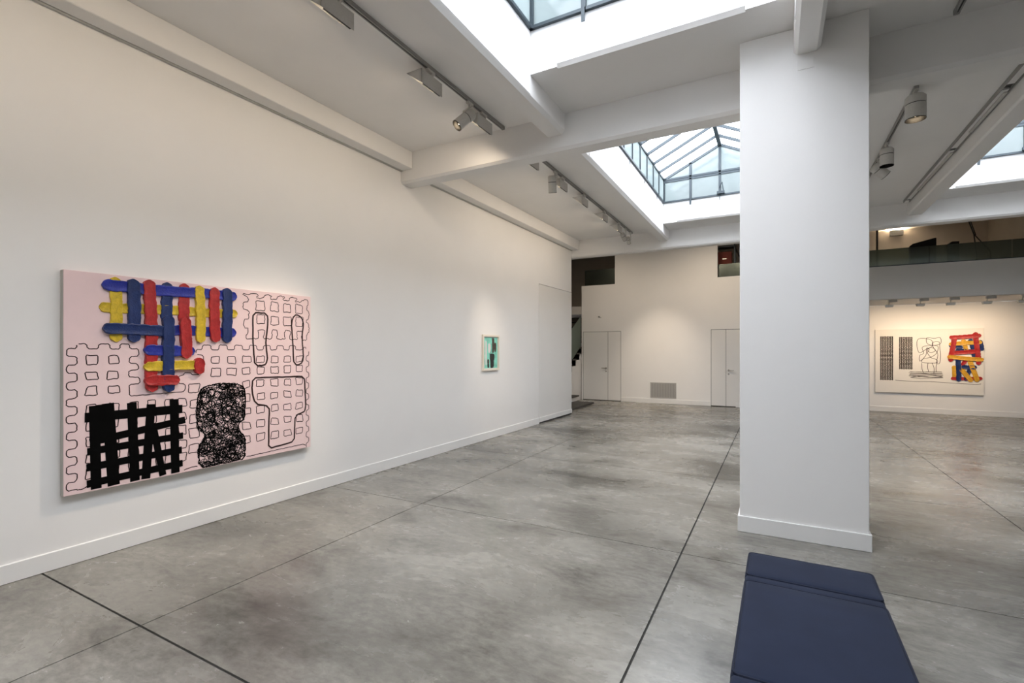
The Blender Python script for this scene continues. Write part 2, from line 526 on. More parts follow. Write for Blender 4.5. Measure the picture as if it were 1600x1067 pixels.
# ------------------------------------------------------------------ ceiling
cl = MB()
TOPS = SLAB_Z + 0.12
for x0, x1 in ((-5.2, SKY_A[0]), (SKY_A[1], SKY_B[0]), (SKY_B[1], X_R + 0.2)):
    cl.box(x0, x1, Y_BACK - 0.2, Y_END + 0.26, SLAB_Z, TOPS)
def strips(xr, ops):
    y = Y_BACK - 0.2
    for a, b in ops:
        cl.box(xr[0], xr[1], y, a, SLAB_Z, TOPS)
        y = b + 0.03
        xa, xb = xr[0] + 0.28, xr[1] - 0.34            # stopped chamfer on the far edge of the opening
        for u0, u1, cc in ((xr[0], xa, 0), (xa, xb, 0.03), (xb, xr[1], 0)):
            prof = [(b, SLAB_Z + cc), (b, TOPS), (y, TOPS), (y, SLAB_Z)]
            if cc:
                prof.append((b + cc * 0.9, SLAB_Z))
            cl.prism(prof, u0, u1, 'x')
    cl.box(xr[0], xr[1], y, Y_END + 0.26, SLAB_Z, TOPS)
strips(SKY_A, [SKY_REAR] + SKY_Y)
strips(SKY_B, SKY_Y[1:])
ceiling = cl.build('ceiling', 'ceil')
struct(ceiling, 'white concrete ceiling with beams, ribs and rooflight wells', 'ceiling')

def beam(y0, y1, z, ztop=SLAB_Z):
    c = 0.03
    MB().prism([(y0, ztop), (y0, z + c), (y0 + c, z), (y1 - c, z), (y1, z + c), (y1, ztop)], -4.75, X_R, 'x').build('cross_beam', 'ceil', ceiling)
beam(5.11, 5.36, BEAM_Z)
beam(Y_END, Y_END + 0.26, BEAM_Z, TOP_Z)
beam(-1.80, -1.55, BEAM_Z)
MB().box(-6.9, -4.75, Y_END, Y_END + 0.26, BEAM_Z, TOP_Z).build('cross_beam', 'ceil', ceiling)

def rib(x0, x1, y0, y1, cl_, cr):
    MB().prism([(x0, SLAB_Z), (x0, RIB_Z + cl_), (x0 + cl_, RIB_Z), (x1 - cr, RIB_Z), (x1, RIB_Z + cr), (x1, SLAB_Z)], y0, y1, 'y').build('rib', 'ceil', ceiling)
for y0, y1 in ((-1.55, 5.11), (5.36, Y_END), (Y_BACK, -1.80)):
    rib(-2.31, SKY_A[0], y0, y1, 0.006, 0.035)
    yy1 = 4.68 if abs(y1 - 5.11) < .01 else y1
    rib(SKY_A[1], 0.325, y0, yy1, 0.03, 0.03)
    rib(2.10, SKY_B[0], y0, y1, 0.02, 0.02)
    rib(SKY_B[1], 4.76, y0, y1, 0.02, 0.02)
    # edge rib against the left wall, with a shadow gap along the wall
    a, b = wall_x(y0), wall_x(y1)
    MB().add([(a + .035, y0, RIB_Z + .0), (a + .20, y0, RIB_Z), (a + .20, y0, SLAB_Z), (a + .035, y0, SLAB_Z),
              (b + .035, y1, RIB_Z), (b + .20, y1, RIB_Z), (b + .20, y1, SLAB_Z), (b + .035, y1, SLAB_Z)],
             [(0, 1, 2, 3), (7, 6, 5, 4), (0, 4, 5, 1), (1, 5, 6, 2), (2, 6, 7, 3), (3, 7, 4, 0)]).build('edge_rib', 'ceil', ceiling, bevel=0.006, seg=1)
    MB().add([(a + .002, y0, RIB_Z - .004), (a + .034, y0, RIB_Z - .004), (a + .034, y0, RIB_Z + .05), (a + .002, y0, RIB_Z + .05),
              (b + .002, y1, RIB_Z - .004), (b + .034, y1, RIB_Z - .004), (b + .034, y1, RIB_Z + .05), (b + .002, y1, RIB_Z + .05)],
             [(0, 1, 2, 3), (7, 6, 5, 4), (0, 4, 5, 1), (1, 5, 6, 2), (2, 6, 7, 3), (3, 7, 4, 0)]).build('wall_profile', 'lamp', ceiling)
# high ceiling of the far zone, beyond the last beam
MB().box(-7.0, X_R + 0.2, Y_END + 0.26, Y_UP + 0.15, TOP_Z, TOP_Z + 0.1).build('upper_ceiling', 'ceil', ceiling)
# parapet closing the step between the two roofs, left of the hall
MB().box(-7.0, -5.2, Y_END - 0.3, Y_END + 0.26, TOP_Z - 0.05, TOP_Z + 0.1).build('upper_ceiling', 'ceil', ceiling)

# recessed aluminium channel beside the right-hand rib
chan = tag(empty('ceiling_channel', (2.0, 5.36, SLAB_Z)), 'long grey aluminium lighting channel beside the right-hand rib', 'lighting channel')
MB().box(0.004, 0.010, 0, 5.6, -0.05, 0).box(0.086, 0.092, 0, 5.6, -0.05, 0).build('side_profile', 'track', chan)
segs = [(0, 1.25), (1.37, 3.0), (3.10, 5.45)]
for a, b in segs:
    MB().box(0.012, 0.084, a, b, -0.030, -0.002).build('cover_strip', 'ceil', chan)
    MB().box(0.055, 0.084, a + 0.05, b - 0.55, -0.046, -0.030).build('inner_rail', 'lamp', chan)
for a in (1.25, 3.0, 5.45):
    MB().box(0.012, 0.084, a, a + 0.1, -0.020, -0.002).build('socket_recess', 'black', chan)

# ------------------------------------------------------------------ rooflights
def lantern(n, op, label, full=True):
    x0, x1, y0, y1 = op
    w, l = x1 - x0, y1 - y0
    root = empty('window_%d' % n, (x0, y0, CURB_Z))
    struct(root, label, 'rooflight')
    T = 0.10
    curb = MB().box(-T, 0, -T, l + T, TOPS - CURB_Z, 0).box(w, w + T, -T, l + T, TOPS - CURB_Z, 0).box(0, w, -T, 0, TOPS - CURB_Z, 0).box(0, w, l, l + T, TOPS - CURB_Z, 0)
    curb.build('curb', 'curb', root)
    # inner lining of the well down to the slab (sits just proud of the slab edges)
    z = SLAB_Z - CURB_Z
    lin = MB().box(0.0, 0.004, 0, l, RIB_Z + 0.04 - CURB_Z, 0).box(w - 0.004, w, 0, l, RIB_Z + 0.04 - CURB_Z, 0)
    lin.box(0, w, 0, 0.004, z, 0).box(0, w, l - 0.003, l, z + 0.032, 0).box(0, 0.28, l - 0.003, l, z, z + .032).box(w - 0.34, w, l - 0.003, l, z, z + .032)
    lin.build('well_lining', 'curb', root)
    ez, rz, m = 0.49, 1.02, 0.035
    xr = w / 2
    nb = max(1, round(l / 0.503))
    st = l / nb
    e = 0.02
    # sill, eaves, ridge
    MB().bar((0, e, 0.015), (w, e, 0.015), m, 0.03).bar((0, l - e, 0.015), (w, l - e, 0.015), m, 0.03).bar((e, 0, 0.015), (e, l, 0.015), m, 0.03).bar((w - e, 0, 0.015), (w - e, l, 0.015), m, 0.03).build('sill_frame', 'frame', root)
    for yy in (e, l - e):
        MB().bar((0, yy, ez - 0.005), (w, yy, ez - 0.005), m, 0.035).bar((0, yy, ez - 0.055), (w, yy, ez - 0.055), m, 0.03).build('transom', 'frame', root)
        MB().bar((0, yy, ez - 0.030), (w, yy, ez - 0.030), m * 0.6, 0.03).build('transom_web', 'frame', root)
        MB().bar((e, yy, ez), (xr, yy, rz), m, 0.05).build('gable_rafter', 'frame', root)
        MB().bar((xr, yy, rz), (w - e, yy, ez), m, 0.05).build('gable_rafter', 'frame', root)
        for k in (1, 2, 3):
            xx = w * k / 4
            zt = ez + (rz - ez) * (1 - abs(xx - xr) / xr)
            MB().bar((xx, yy, 0), (xx, yy, zt), 0.045, m, (0, 1, 0)).build('mullion', 'frame', root)
            sgn = 1 if yy < 1 else -1
            MB().box(xx - 0.016 if k != 2 else xx - .006, xx + 0.016 if k != 2 else xx + .006, yy - .03 if sgn < 0 else yy + .02, yy - .02 if sgn < 0 else yy + .03, -0.105 if k != 2 else -0.09, 0.02).build('strap', 'frame', root)
        for xx in (e, w - e):
            MB().bar((xx, yy, 0), (xx, yy, ez), 0.05, 0.05, (0, 1, 0)).build('corner_post', 'frame', root)
    MB().bar((e, 0, ez), (e, l, ez), 0.04, 0.045).build('eaves_beam', 'frame', root)
    MB().bar((w - e, 0, ez), (w - e, l, ez), 0.04, 0.045).build('eaves_beam', 'frame', root)
    MB().bar((xr, 0, rz), (xr, l, rz), 0.07, 0.07).build('ridge_beam', 'frame', root)
    mu = raf = None
    for k in range(1, nb):
        yy = k * st
        for sx in (0, 1):
            if mu is None:
                mu = MB().bar((0, 0, 0), (0, 0, ez), 0.028, 0.028, (0, 1, 0)).build('mullion', 'frame', root)
                mu.location = (e, yy, 0)
                raf = MB().bar((e, 0, ez), (xr, 0, rz), 0.032, 0.05).build('rafter', 'frame', root)
                raf.location = (0, yy, 0)
                raf2 = MB().bar((xr, 0, rz), (w - e, 0, ez), 0.032, 0.05).build('rafter', 'frame', root)
                raf2.location = (0, yy, 0)
                stp = MB().box(0.02, 0.028, -0.008, 0.008, -0.09, 0.01).build('strap', 'frame', root)
                stp.location = (0, yy - st / 3, 0)
                continue
            inst(mu, 'mullion', root, (e if sx == 0 else w - e, yy, 0))
        if k > 1:
            inst(raf, 'rafter', root, (0, yy, 0))
            inst(raf2, 'rafter', root, (0, yy, 0))
            if k % 2 == 0:
                inst(stp, 'strap', root, (0, yy - st / 3, 0))
        elif k == 1:
            pass
    # panes
    ps = pr = pl = None
    t = 0.008
    for k in range(nb):
        for sx in (0, 1):
            xx = 0.012 if sx == 0 else w - 0.012
            if ps is None:
                ps = MB().box(-t / 2, t / 2, 0.012, st - 0.012, 0.02, ez - 0.02).build('pane', 'pane_side', root)
                ps.location = (xx, k * st, 0)
            else:
                inst(ps, 'pane', root, (xx, k * st, 0))
        if pr is None:
            q = [(0.03, ez + 0.025), (xr - 0.03, rz - 0.01 + 0.013), (xr - 0.03, rz + 0.011), (0.03, ez + 0.033)]
            pr = MB().prism(q, 0.010, st - 0.010, 'y').build('roof_pane', 'pane_roof', root)
            q2 = [(w - a, b) for a, b in q]
            pl = MB().prism(q2, 0.010, st - 0.010, 'y').build('roof_pane', 'pane_roof', root)
            pr.location = pl.location = (0, k * st, 0)
        else:
            inst(pr, 'roof_pane', root, (0, k * st, 0))
            inst(pl, 'roof_pane', root, (0, k * st, 0))
    for yy in (0.012, l - 0.012):
        for k in range(4):
            xa, xb = w * k / 4 + 0.02, w * (k + 1) / 4 - 0.02
            MB().box(xa, xb, yy - t / 2, yy + t / 2, 0.02, ez - 0.07).build('pane', 'pane_side', root)
            hz = lambda x: ez + (rz - ez) * (1 - abs(x - xr) / xr) - 0.02
            prof = [(xa, ez + 0.01), (xb, ez + 0.01), (xb, max(hz(xb), ez + 0.012)), (xa, max(hz(xa), ez + 0.012))]
            MB().prism(prof, yy - t / 2, yy + t / 2, 'y').build('gable_pane', 'pane_side', root)
    # chain opener on the middle mullion of the far end
    op_ = MB().box(xr - 0.05, xr + 0.09, l - 0.09, l - 0.04, 0.025, 0.075).bar((xr + 0.07, l - 0.07, 0.05), (xr + 0.05, l - 0.10, 0.24), 0.016, 0.016, (1, 0, 0)).bar((xr + 0.05, l - 0.10, 0.24), (xr - 0.01, l - 0.05, 0.15), 0.012, 0.012, (1, 0, 0))
    op_.build('window_opener', 'frame', root)
    return root
lantern(1, OPENINGS[0], 'glazed gabled rooflight nearest the viewer, cut by the top edge')
lantern(2, OPENINGS[1], 'glazed gabled rooflight behind the first cross beam, left of the column')
lantern(3, OPENINGS[2], 'glazed gabled rooflight at the right edge beyond the column')
lantern(4, OPENINGS[3], 'unseen glazed rooflight added behind the viewer to brighten the room')  # unseen rooflight put in for more bounce light in the room

# ------------------------------------------------------------------ column
col = empty('column', (-0.276, 4.672, 0))
tag(col, 'massive square white column standing beside the blue bench', 'column', kind='structure')
MB().box(0, 0.921, 0, 0.92, 0, SLAB_Z).build('shaft', 'wall', col, bevel=0.004, seg=1)
MB().box(-0.016, 0.937, -0.016, 0.936, 0.001, 0.137).build('skirting', 'base', col, bevel=0.003, seg=1)
MB().box(0.434, 0.552, -0.006, 0.0, 3.90 , 3.985).build('cover_plate', 'wall', col, bevel=0.002, seg=1)

# ------------------------------------------------------------------ stairs by the far wall
st = tag(empty('staircase', (-5.5, 12.3, 0)), 'staircase with dark stone treads and glass balustrade beyond the left wall', 'staircase')
MB().box(-0.1, 0.80, -0.35, 1.38, 0, 0.05).build('tread', 'stone', st, bevel=0.004, seg=1)
MB().box(-0.3, 0.22, -0.35, 1.55, 0.05, 0.175).build('riser', 'door', st)
MB().box(-0.3, 0.26, -0.35, 1.60, 0.175, 0.215).build('tread', 'stone', st, bevel=0.004, seg=1)
rise, run, ny, z0 = 0.182, 0.325, 14, 0.215
for k in range(ny):
    zz = z0 + (k + 1) * rise
    MB().box(-1.2, 0.035, k * run, (k + 1) * run + 0.03, zz - 0.04, zz).build('tread', 'stone', st)
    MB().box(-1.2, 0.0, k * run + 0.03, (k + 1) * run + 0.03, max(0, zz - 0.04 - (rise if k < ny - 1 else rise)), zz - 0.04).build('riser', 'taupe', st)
prof = [(0, 0)]
for k in range(ny):
    prof += [(k * run + 0.03, z0 + k * rise - 0.045), (k * run + 0.03, z0 + (k + 1) * rise - 0.045)]
prof += [(ny * run + .03, 0)]
# saw-tooth wall carrying the flight
sm = MB()
for k in range(ny):
    if 12.3 + k * run > Y_DOORS + 2.0:
        break
    sm.box(-0.08, 0.0, k * run + 0.03, (k + 1) * run + 0.03, 0.0, z0 + (k + 1) * rise - 0.041)
sm.build('stringer_wall', 'wall', st)
gp = []
yA, yB = 0.0, (Y_DOORS - 12.3) - 0.02
zA = z0 + 0.14
MB().prism([(yA, zA + 0.02), (yB, zA + yB * rise / run + 0.02), (yB, zA + yB * rise / run + 0.98), (yA, zA + 0.98)], 0.006, 0.020, 'x').build('glass_balustrade', 'stairglass', st)
MB().tube((0.013, yB - 0.02, zA + yB * rise / run), (0.013, yB - 0.02, zA + yB * rise / run + 0.98), 0.012).build('post', 'frame', st)
MB().bar((-1.1, yA, zA + 0.95), (-1.1, yB, zA + yB * rise / run + 0.95), 0.04, 0.06).build('handrail', 'stone', st)
so = tag(empty('wall_switch', (wall_x(Y_END) - 0.01, Y_END - 0.012, 1.19)), 'small grey switch box on the end of the left wall', 'switch')
MB().box(-0.07, 0.0, 0.0, 0.04, 0, 0.115).build('box', 'vent', so, bevel=0.004, seg=1)
MB().box(-0.05, -0.02, 0.04, 0.046, 0.03, 0.085).build('rocker', 'door', so)

# ------------------------------------------------------------------ upper floor, seen through the openings
ug = tag(empty('glass_parapet', (-5.42, Y_DOORS + 0.172, 3.63)), 'green glass parapet panel in the upper left opening, tinted for the dark room', 'glass panel')
MB().box(0, 1.03, 0, 0.016, 0, 0.52).build('pane', 'balustrade', ug)
MB().box(0, 1.03, -0.01, 0.026, 0, 0.03).build('channel', 'frame', ug)
ug2 = tag(empty('glass_parapet', (-1.43, Y_DOORS + 0.172, 3.63)), 'green glass parapet panel left of the column, tinted for the dark room behind', 'glass panel')
MB().box(0, 1.72, 0, 0.016, 0, 0.385).build('pane', 'balustrade', ug2)
MB().box(0, 1.72, -0.01, 0.026, 0, 0.03).build('channel', 'frame', ug2)
bal = tag(empty('glass_balustrade', (0.30, Y_M + 0.03, 3.465)), 'long green glass balustrade along the mezzanine edge, tinted for the dark behind', 'balustrade')
for k in range(6):
    MB().box(k * 1.32 + 0.004, (k + 1) * 1.32 - 0.004, 0, 0.016, 0, 0.39).build('pane', 'balustrade', bal)
MB().box(0, 7.92, -0.012, 0.028, 0, 0.022).build('channel', 'frame', bal)

def chair(name, loc, rz, label, w, h, taper):
    c = tag(empty(name, loc, rz), label, 'chair')
    MB().box(-w / 2, w / 2, -w / 2, w / 2, 0.40, 0.50).build('seat', 'leather', c, True, 0.03, 2)
    MB().prism([(-w / 2, 0.50), (w / 2, 0.50), (w / 2, h), (w / 2 - 0.03, h), (-w / 2 + 0.06, h - taper), (-w / 2, h - taper - 0.05)], w / 2 - 0.09, w / 2, 'y').build('backrest', 'leather', c, bevel=0.01)
    for sx in (-1, 1):
        for sy in (-1, 1):
            MB().tube((sx * (w / 2 - 0.05), sy * (w / 2 - 0.05), 0.40), (sx * (w / 2 - 0.03), sy * (w / 2 - 0.03), 0), 0.018, 0.012, 8).build('leg', 'steel', c, True)
    return c
chair('armchair', (3.10, 14.75, UP_Z), 0.0, 'black high-backed chair rising above the mezzanine glass', 0.50, 1.25, 0.10)
st2 = chair('office_chair', (3.66, 14.85, UP_Z), 0.2, 'low black rounded chair back right of the high-backed chair', 0.20, 1.12, 0.0)
rods = tag(empty('folding_stand', (3.98, 15.0, UP_Z)), 'thin dark crossed rods of a stand on the mezzanine', 'stand')
MB().tube((-0.03, 0, 1.58), (0.06, 0, 1.27), 0.012, n=8).tube((0.01, 0.03, 1.58), (0.10, .03, 1.25), 0.010, n=8).build('upper_rod', 'black', rods)
for dx in (0.08, 0.24):
    MB().tube((0.06, 0, 1.27), (dx + 0.10, 0.0, 0.0 if dx < .1 else 0.85), 0.012, n=8).build('rod', 'black', rods)
MB().tube((0.34, 0.0, 0.85), (0.40, 0.0, 0.0), 0.012, n=8).build('rod', 'black', rods)
pst = tag(MB().box(2.20, 2.24, 14.95, 14.99, UP_Z, TOP_Z - 0.002).box(2.17, 2.27, 14.92, 15.02, UP_Z, UP_Z + 0.01).build('slim_post', 'stone'), 'slim dark vertical post on the mezzanine next to the column', 'post')

sc = tag(empty('wall_sconce', (2.98, Y_UP, 4.92)), 'grey box wall light glowing upward on the mezzanine back wall', 'wall light')
MB().prism([(-0.02, -0.12), (-0.13, -0.12), (-0.16, 0.02), (-0.02, 0.02)], -0.15, 0.15, 'x').build('housing', 'track', sc)
MB().box(-0.13, 0.13, -0.14, -0.03, 0.021, 0.026).build('lens', 'sconceglow', sc)
MB().box(-0.05, 0.05, -0.02, 0, -0.1, 0.0).build('back_plate', 'track', sc)
L = bpy.data.lights.new('sconce_light', 'AREA'); L.shape = 'RECTANGLE'; L.size = 0.26; L.size_y = 0.10; L.energy = 45.0; L.color = (1.0, 0.80, 0.56)
lo = bpy.data.objects.new('sconce_light', L); C.objects.link(lo); lo.parent = sc; lo.location = (0, -0.085, 0.035); lo.rotation_euler = (math.pi, 0, 0)

sh = tag(empty('shelf_unit', (-1.55, 15.2, UP_Z)), 'dark metal shelf unit behind the small upper opening', 'shelf')
for x in (0.0, 0.50):
    for y in (0.0, 0.35):
        MB().box(x, x + 0.035, y, y + 0.035, 0, 1.62).build('upright', 'frame', sh)
for z in (0.5, 1.02, 1.55):
    MB().box(0, 0.535, 0, 0.385, z, z + 0.03).build('shelf', 'frame', sh)
MB().bar((0.52, 0.02, 1.55), (0.62, 0.36, 1.30), 0.03, 0.03).bar((0.62, 0.36, 1.30), (0.62, 0.36, 0.4), 0.03, 0.03, (1, 0, 0)).build('brace', 'stone', sh)
bx = tag(MB().box(-1.50, -1.11, 15.22, 15.52, UP_Z + 1.051, UP_Z + 1.42).build('storage_box', 'redbox', bevel=0.01), 'dark red storage box on the upper metal shelf', 'box')
MB().box(-0.05, 0.05, -0.004, 0, 0, 0.03).build('label_holder', 'steel', bx).location = (-1.30, 15.22, UP_Z + 1.2)
pp = tag(MB().box(-1.17, -0.80, 14.98, 15.03, UP_Z + 0.0, UP_Z + 0.86).box(-1.15, -.82, 14.96, 14.98, UP_Z + .70, UP_Z + .84).build('leaning_board', 'paper'), 'pale board leaning behind the small upper glass panel', 'board')

# ------------------------------------------------------------------ bench
bn = tag(empty('upholstered_bench', (0.149, 2.29, 0), -0.004), 'blue-grey upholstered bench in the foreground by the column', 'bench')
BW, ZT = 0.292, 0.43
def cushion(y0, y1, z0, z1, inset, name, puff=0.008, rd=0.03):
    nx, ny = 14, max(4, int((y1 - y0) / 0.05))
    bm = bmesh.new()
    b = MB().box(-BW + inset, BW - inset, y0, y1, z0, z1)
    me = bpy.data.meshes.new(name)
    me.from_pydata(b.v, [], b.f)
    bm.from_mesh(me)
    bmesh.ops.recalc_face_normals(bm, faces=bm.faces)
    bmesh.ops.bevel(bm, geom=list(bm.edges), offset=rd, segments=4, affect='EDGES', profile=0.5)
    bmesh.ops.subdivide_edges(bm, edges=[e for e in bm.edges if e.calc_length() > 0.1], cuts=8, use_grid_fill=True)
    for v in bm.verts:
        if v.co.z > z1 - 0.002:
            fx = 1 - (abs(v.co.x) / (BW - inset)) ** 3
            t = (v.co.y - y0) / (y1 - y0)
            fy = 1 - abs(2 * t - 1) ** 4
            v.co.z += puff * max(0, fx) * max(0, fy)
    bm.to_mesh(me)
    bm.free()
    for p in me.polygons:
        p.use_smooth = True
    me.materials.append(M['bench'])
    o = bpy.data.objects.new(name, me)
    C.objects.link(o)
    o.parent = bn
    return o
CUS = []
CUT = [(-0.79, -0.46), (-0.40, 0.415), (0.47, 0.79)]
for a, b in CUT:
    CUS.append(cushion(a - 0.002, b + 0.002, 0.10, ZT, 0.0, 'cushion', rd=0.024))
for a, b in ((-0.462, -0.398), (0.413, 0.472)):
    cushion(a - 0.01, b + 0.01, 0.10, ZT - 0.003, 0.002, 'fabric_band', 0.0, 0.02)
def rect_pipe(y0, y1, cu):
    r = 0.022
    xs, pts = BW - 0.008, []
    for cx, cy, a0 in ((xs - r, y1 - r - .006, 0), (-xs + r, y1 - r - .006, 90), (-xs + r, y0 + r + .006, 180), (xs - r, y0 + r + .006, 270)):
        for k in range(5):
            a = math.radians(a0 + k * 22.5)
            pts.append((cx + r * math.cos(a), cy + r * math.sin(a), ZT - 0.0045))
    pts.append(pts[0])
    MB().path(pts, 0.0052, 6).build('piping', 'piping', cu, True)
for (a, b), cu in zip(CUT, CUS):
    rect_pipe(a, b, cu)
MB().box(-BW + 0.03, BW - 0.03, -0.76, 0.76, 0.06, 0.102).build('base_frame', 'stone', bn)
for sx in (-1, 1):
    for sy in (-1, 1):
        MB().tube((sx * 0.23, sy * 0.70, 0), (sx * 0.23, sy * 0.70, 0.06), 0.022, 0.026, 12).build('foot', 'black', bn, True)

# ------------------------------------------------------------------ paintings
def stroke(parent, p0, p1, w, mat, lift, seed, base, thick=0.014):
    """thick oil stroke with rounded ends, raised lips and a ragged edge, in the local XZ plane, outward = -Y."""
    rnd = random.Random(seed)
    p0, p1 = Vector(p0), Vector(p1)
    d = p1 - p0
    ln = d.length
    d.normalize()
    nn = Vector((-d.y, d.x))
    N = max(10, int(ln / 0.014))
    prof = [(-1.0, 0.0), (-0.97, 0.9), (-0.84, 1.25), (-0.62, 0.75), (-0.2, 0.6), (0.25, 0.66), (0.62, 0.72), (0.85, 1.25), (0.97, 0.85), (1.0, 0.0)]
    ph = [rnd.uniform(0, 6.28) for _ in range(6)]
    vs, fs = [], []
    for i in range(N + 1):
        t = i / N
        s = t * ln
        q = p0 + d * s
        e = min(s, ln - s)
        r = w / 2
        sc_ = math.sqrt(max(0.0, 1 - ((r - e) / r) ** 2)) if e < r else 1.0
        sc_ = max(sc_, 0.12)
        wob = nn * (0.004 * math.sin(s * 9 + ph[0]))
        wl_ = 1 + 0.05 * math.sin(s * 60 + ph[1]) + rnd.uniform(-0.05, 0.05)
        wr_ = 1 + 0.05 * math.sin(s * 71 + ph[2]) + rnd.uniform(-0.05, 0.05)
        for (a, h) in prof:
            k = wl_ if a < 0 else wr_
            off = nn * (a * r * sc_ * k) + wob
            hh = lift + thick * h * (0.85 + 0.15 * math.sin(s * 33 + ph[3]) + rnd.uniform(-0.08, 0.12)) * (0.55 + 0.45 * sc_)
            if h == 0:
                hh = 0.0
            vs.append((q.x + off.x, base - hh, q.y + off.y))
    m = len(prof)
    for i in range(N):
        for j in range(m - 1):
            fs.append((i * m + j, i * m + j + 1, (i + 1) * m + j + 1, (i + 1) * m + j))
    fs += [tuple(range(m)), tuple(N * m + j for j in range(m))]
    return MB().add(vs, fs).build('paint_stroke', mat, parent, True)

def wob_poly(pts, rnd, amp=0.004, step=0.02, closed=True, rounds=0.010):
    """resample a polygon with hand-drawn wobble and softened corners."""
    out = []
    n = len(pts)
    rng = range(n if closed else n - 1)
    for i in rng:
        a, b = Vector(pts[i]), Vector(pts[(i + 1) % n])
        L_ = (b - a).length
        if L_ < 1e-6:
            continue
        u = (b - a) / L_
        c = min(rounds, L_ * 0.3)
        k = max(1, int(L_ / step))
        for j in range(k + 1):
            s = c + (L_ - 2 * c) * j / k
            p = a + u * s
            out.append((p.x + rnd.uniform(-amp, amp) * 0.5, p.y + rnd.uniform(-amp, amp) * 0.5))
    return out

def inside(p, poly):
    x, y = p
    r = False
    j = len(poly) - 1
    for i in range(len(poly)):
        xi, yi = poly[i]
        xj, yj = poly[j]
        if (yi > y) != (yj > y) and x < (xj - xi) * (y - yi) / (yj - yi) + xi:
            r = not r
        j = i
    return r

def canvas(root, w, h, depth, mat):
    MB().box(0, w, -depth, -0.004, 0, h).build('canvas', mat, root, bevel=0.003, seg=2)
    MB().box(-0.0008, 0.0, -depth + 0.006, -0.006, 0.004, h - 0.004).box(w, w + 0.0008, -depth + 0.006, -0.006, 0.004, h - 0.004).box(.004, w - .004, -depth + 0.006, -0.006, -0.0008, 0).build('tacking_edge', 'edge', root)
    MB().box(0.2, w - 0.2, -0.004, 0, h * 0.6, h * 0.6 + 0.05).build('hanging_batten', 'edge', root)

# --- the big pink one on the left wall
P1 = tag(empty('abstract_painting'), 'large pale pink abstract painting with woven blue, red and yellow strokes', 'painting')
wall_local(P1, 0.31, 0.0, 0.522)
PW, PH, PD = 2.088, 1.642, 0.06
canvas(P1, PW, PH, PD, 'pink')
FY = -PD
# woven strokes, roughly a triangle hanging from the top edge
ST = [('blue', (0.22, 1.552), (1.26, 1.566), 2), ('yellow', (0.205, 1.388), (1.272, 1.400), 0), ('navy', (0.225, 1.220), (0.70, 1.224), 4), ('blue', (0.64, 1.224), (1.26, 1.226), 0),
      ('yellow', (0.306, 1.625), (0.317, 1.122), 1), ('navy', (0.424, 1.625), (0.43, 1.12), 3), ('red', (0.538, 1.632), (0.556, 0.716), 3),
      ('navy', (0.664, 1.628), (0.669, 1.290), 1), ('navy', (0.668, 1.350), (0.676, 0.706), 5), ('red', (0.797, 1.634), (0.804, 1.285), 1), ('red', (0.802, 1.345), (0.811, 0.985), 5), ('yellow', (0.925, 1.628), (0.933, 1.124), 3),
      ('red', (1.053, 1.628), (1.059, 1.130), 3), ('navy', (1.164, 1.634), (1.172, 1.126), 3), ('blue', (0.495, 1.056), (0.882, 1.054), 4),
      ('yellow', (0.495, 0.926), (0.948, 0.925), 4), ('red', (0.920, 0.992), (0.917, 0.846), 5), ('red', (0.498, 0.806), (0.755, 0.808), 6)]
for k, (mt, a, b, lay) in enumerate(ST):
    stroke(P1, a, b, 0.088 if mt != 'yellow' else 0.080, mt, 0.002 + 0.005 * lay, 100 + k, FY, 0.007)
# black lattice of flat bars, lower left
rnd = random.Random(3)
lat = MB()
def flat(a, b, w, y):
    a, b = Vector(a), Vector(b)
    d = (b - a).normalized()
    nn = Vector((-d.y, d.x)) * (w / 2)
    q = [a + nn, a - nn, b - nn, b + nn]
    lat.add([(p.x, y, p.y) for p in q], [(0, 1, 2, 3)])
y_ = FY - 0.0012
for k, (a, b, w) in enumerate((((0.178, 0.640), (0.190, 0.012), 0.066), ((0.262, 0.650), (0.300, 0.012), 0.078), ((0.218, 0.645), (0.225, 0.40), 0.05), ((0.418, 0.640), (0.440, 0.012), 0.066),
                ((0.553, 0.615), (0.515, 0.012), 0.064), ((0.565, 0.45), (0.640, 0.012), 0.052), ((0.722, 0.640), (0.735, 0.012), 0.066),
                ((0.120, 0.556), (0.790, 0.552), 0.072), ((0.150, 0.368), (0.812, 0.455), 0.058), ((0.135, 0.300), (0.795, 0.322), 0.055),
                ((0.130, 0.182), (0.785, 0.202), 0.056), ((0.132, 0.060), (0.792, 0.085), 0.056))):
    flat(a, b, w, y_ - 0.0001 * k)
lat.build('black_lattice', 'blackpaint', P1)
# brown line drawing: crenellated outlines and loose squares
ln = MB()
LW, LY = 0.0074, FY - 0.0006
def line(pts, closed=True, w=LW, amp=0.004, y=LY, r=0.012):
    ln.ribbon(wob_poly(pts, rnd, amp, 0.02, closed, r), w, y, closed)
def sq(x, y, w, h, amp=0.005):
    j = lambda: rnd.uniform(-0.008, 0.008)
    line([(x + j(), y + j()), (x + w + j(), y + j()), (x + w + j(), y + h + j()), (x + j(), y + h + j())], amp=amp, r=0.006)
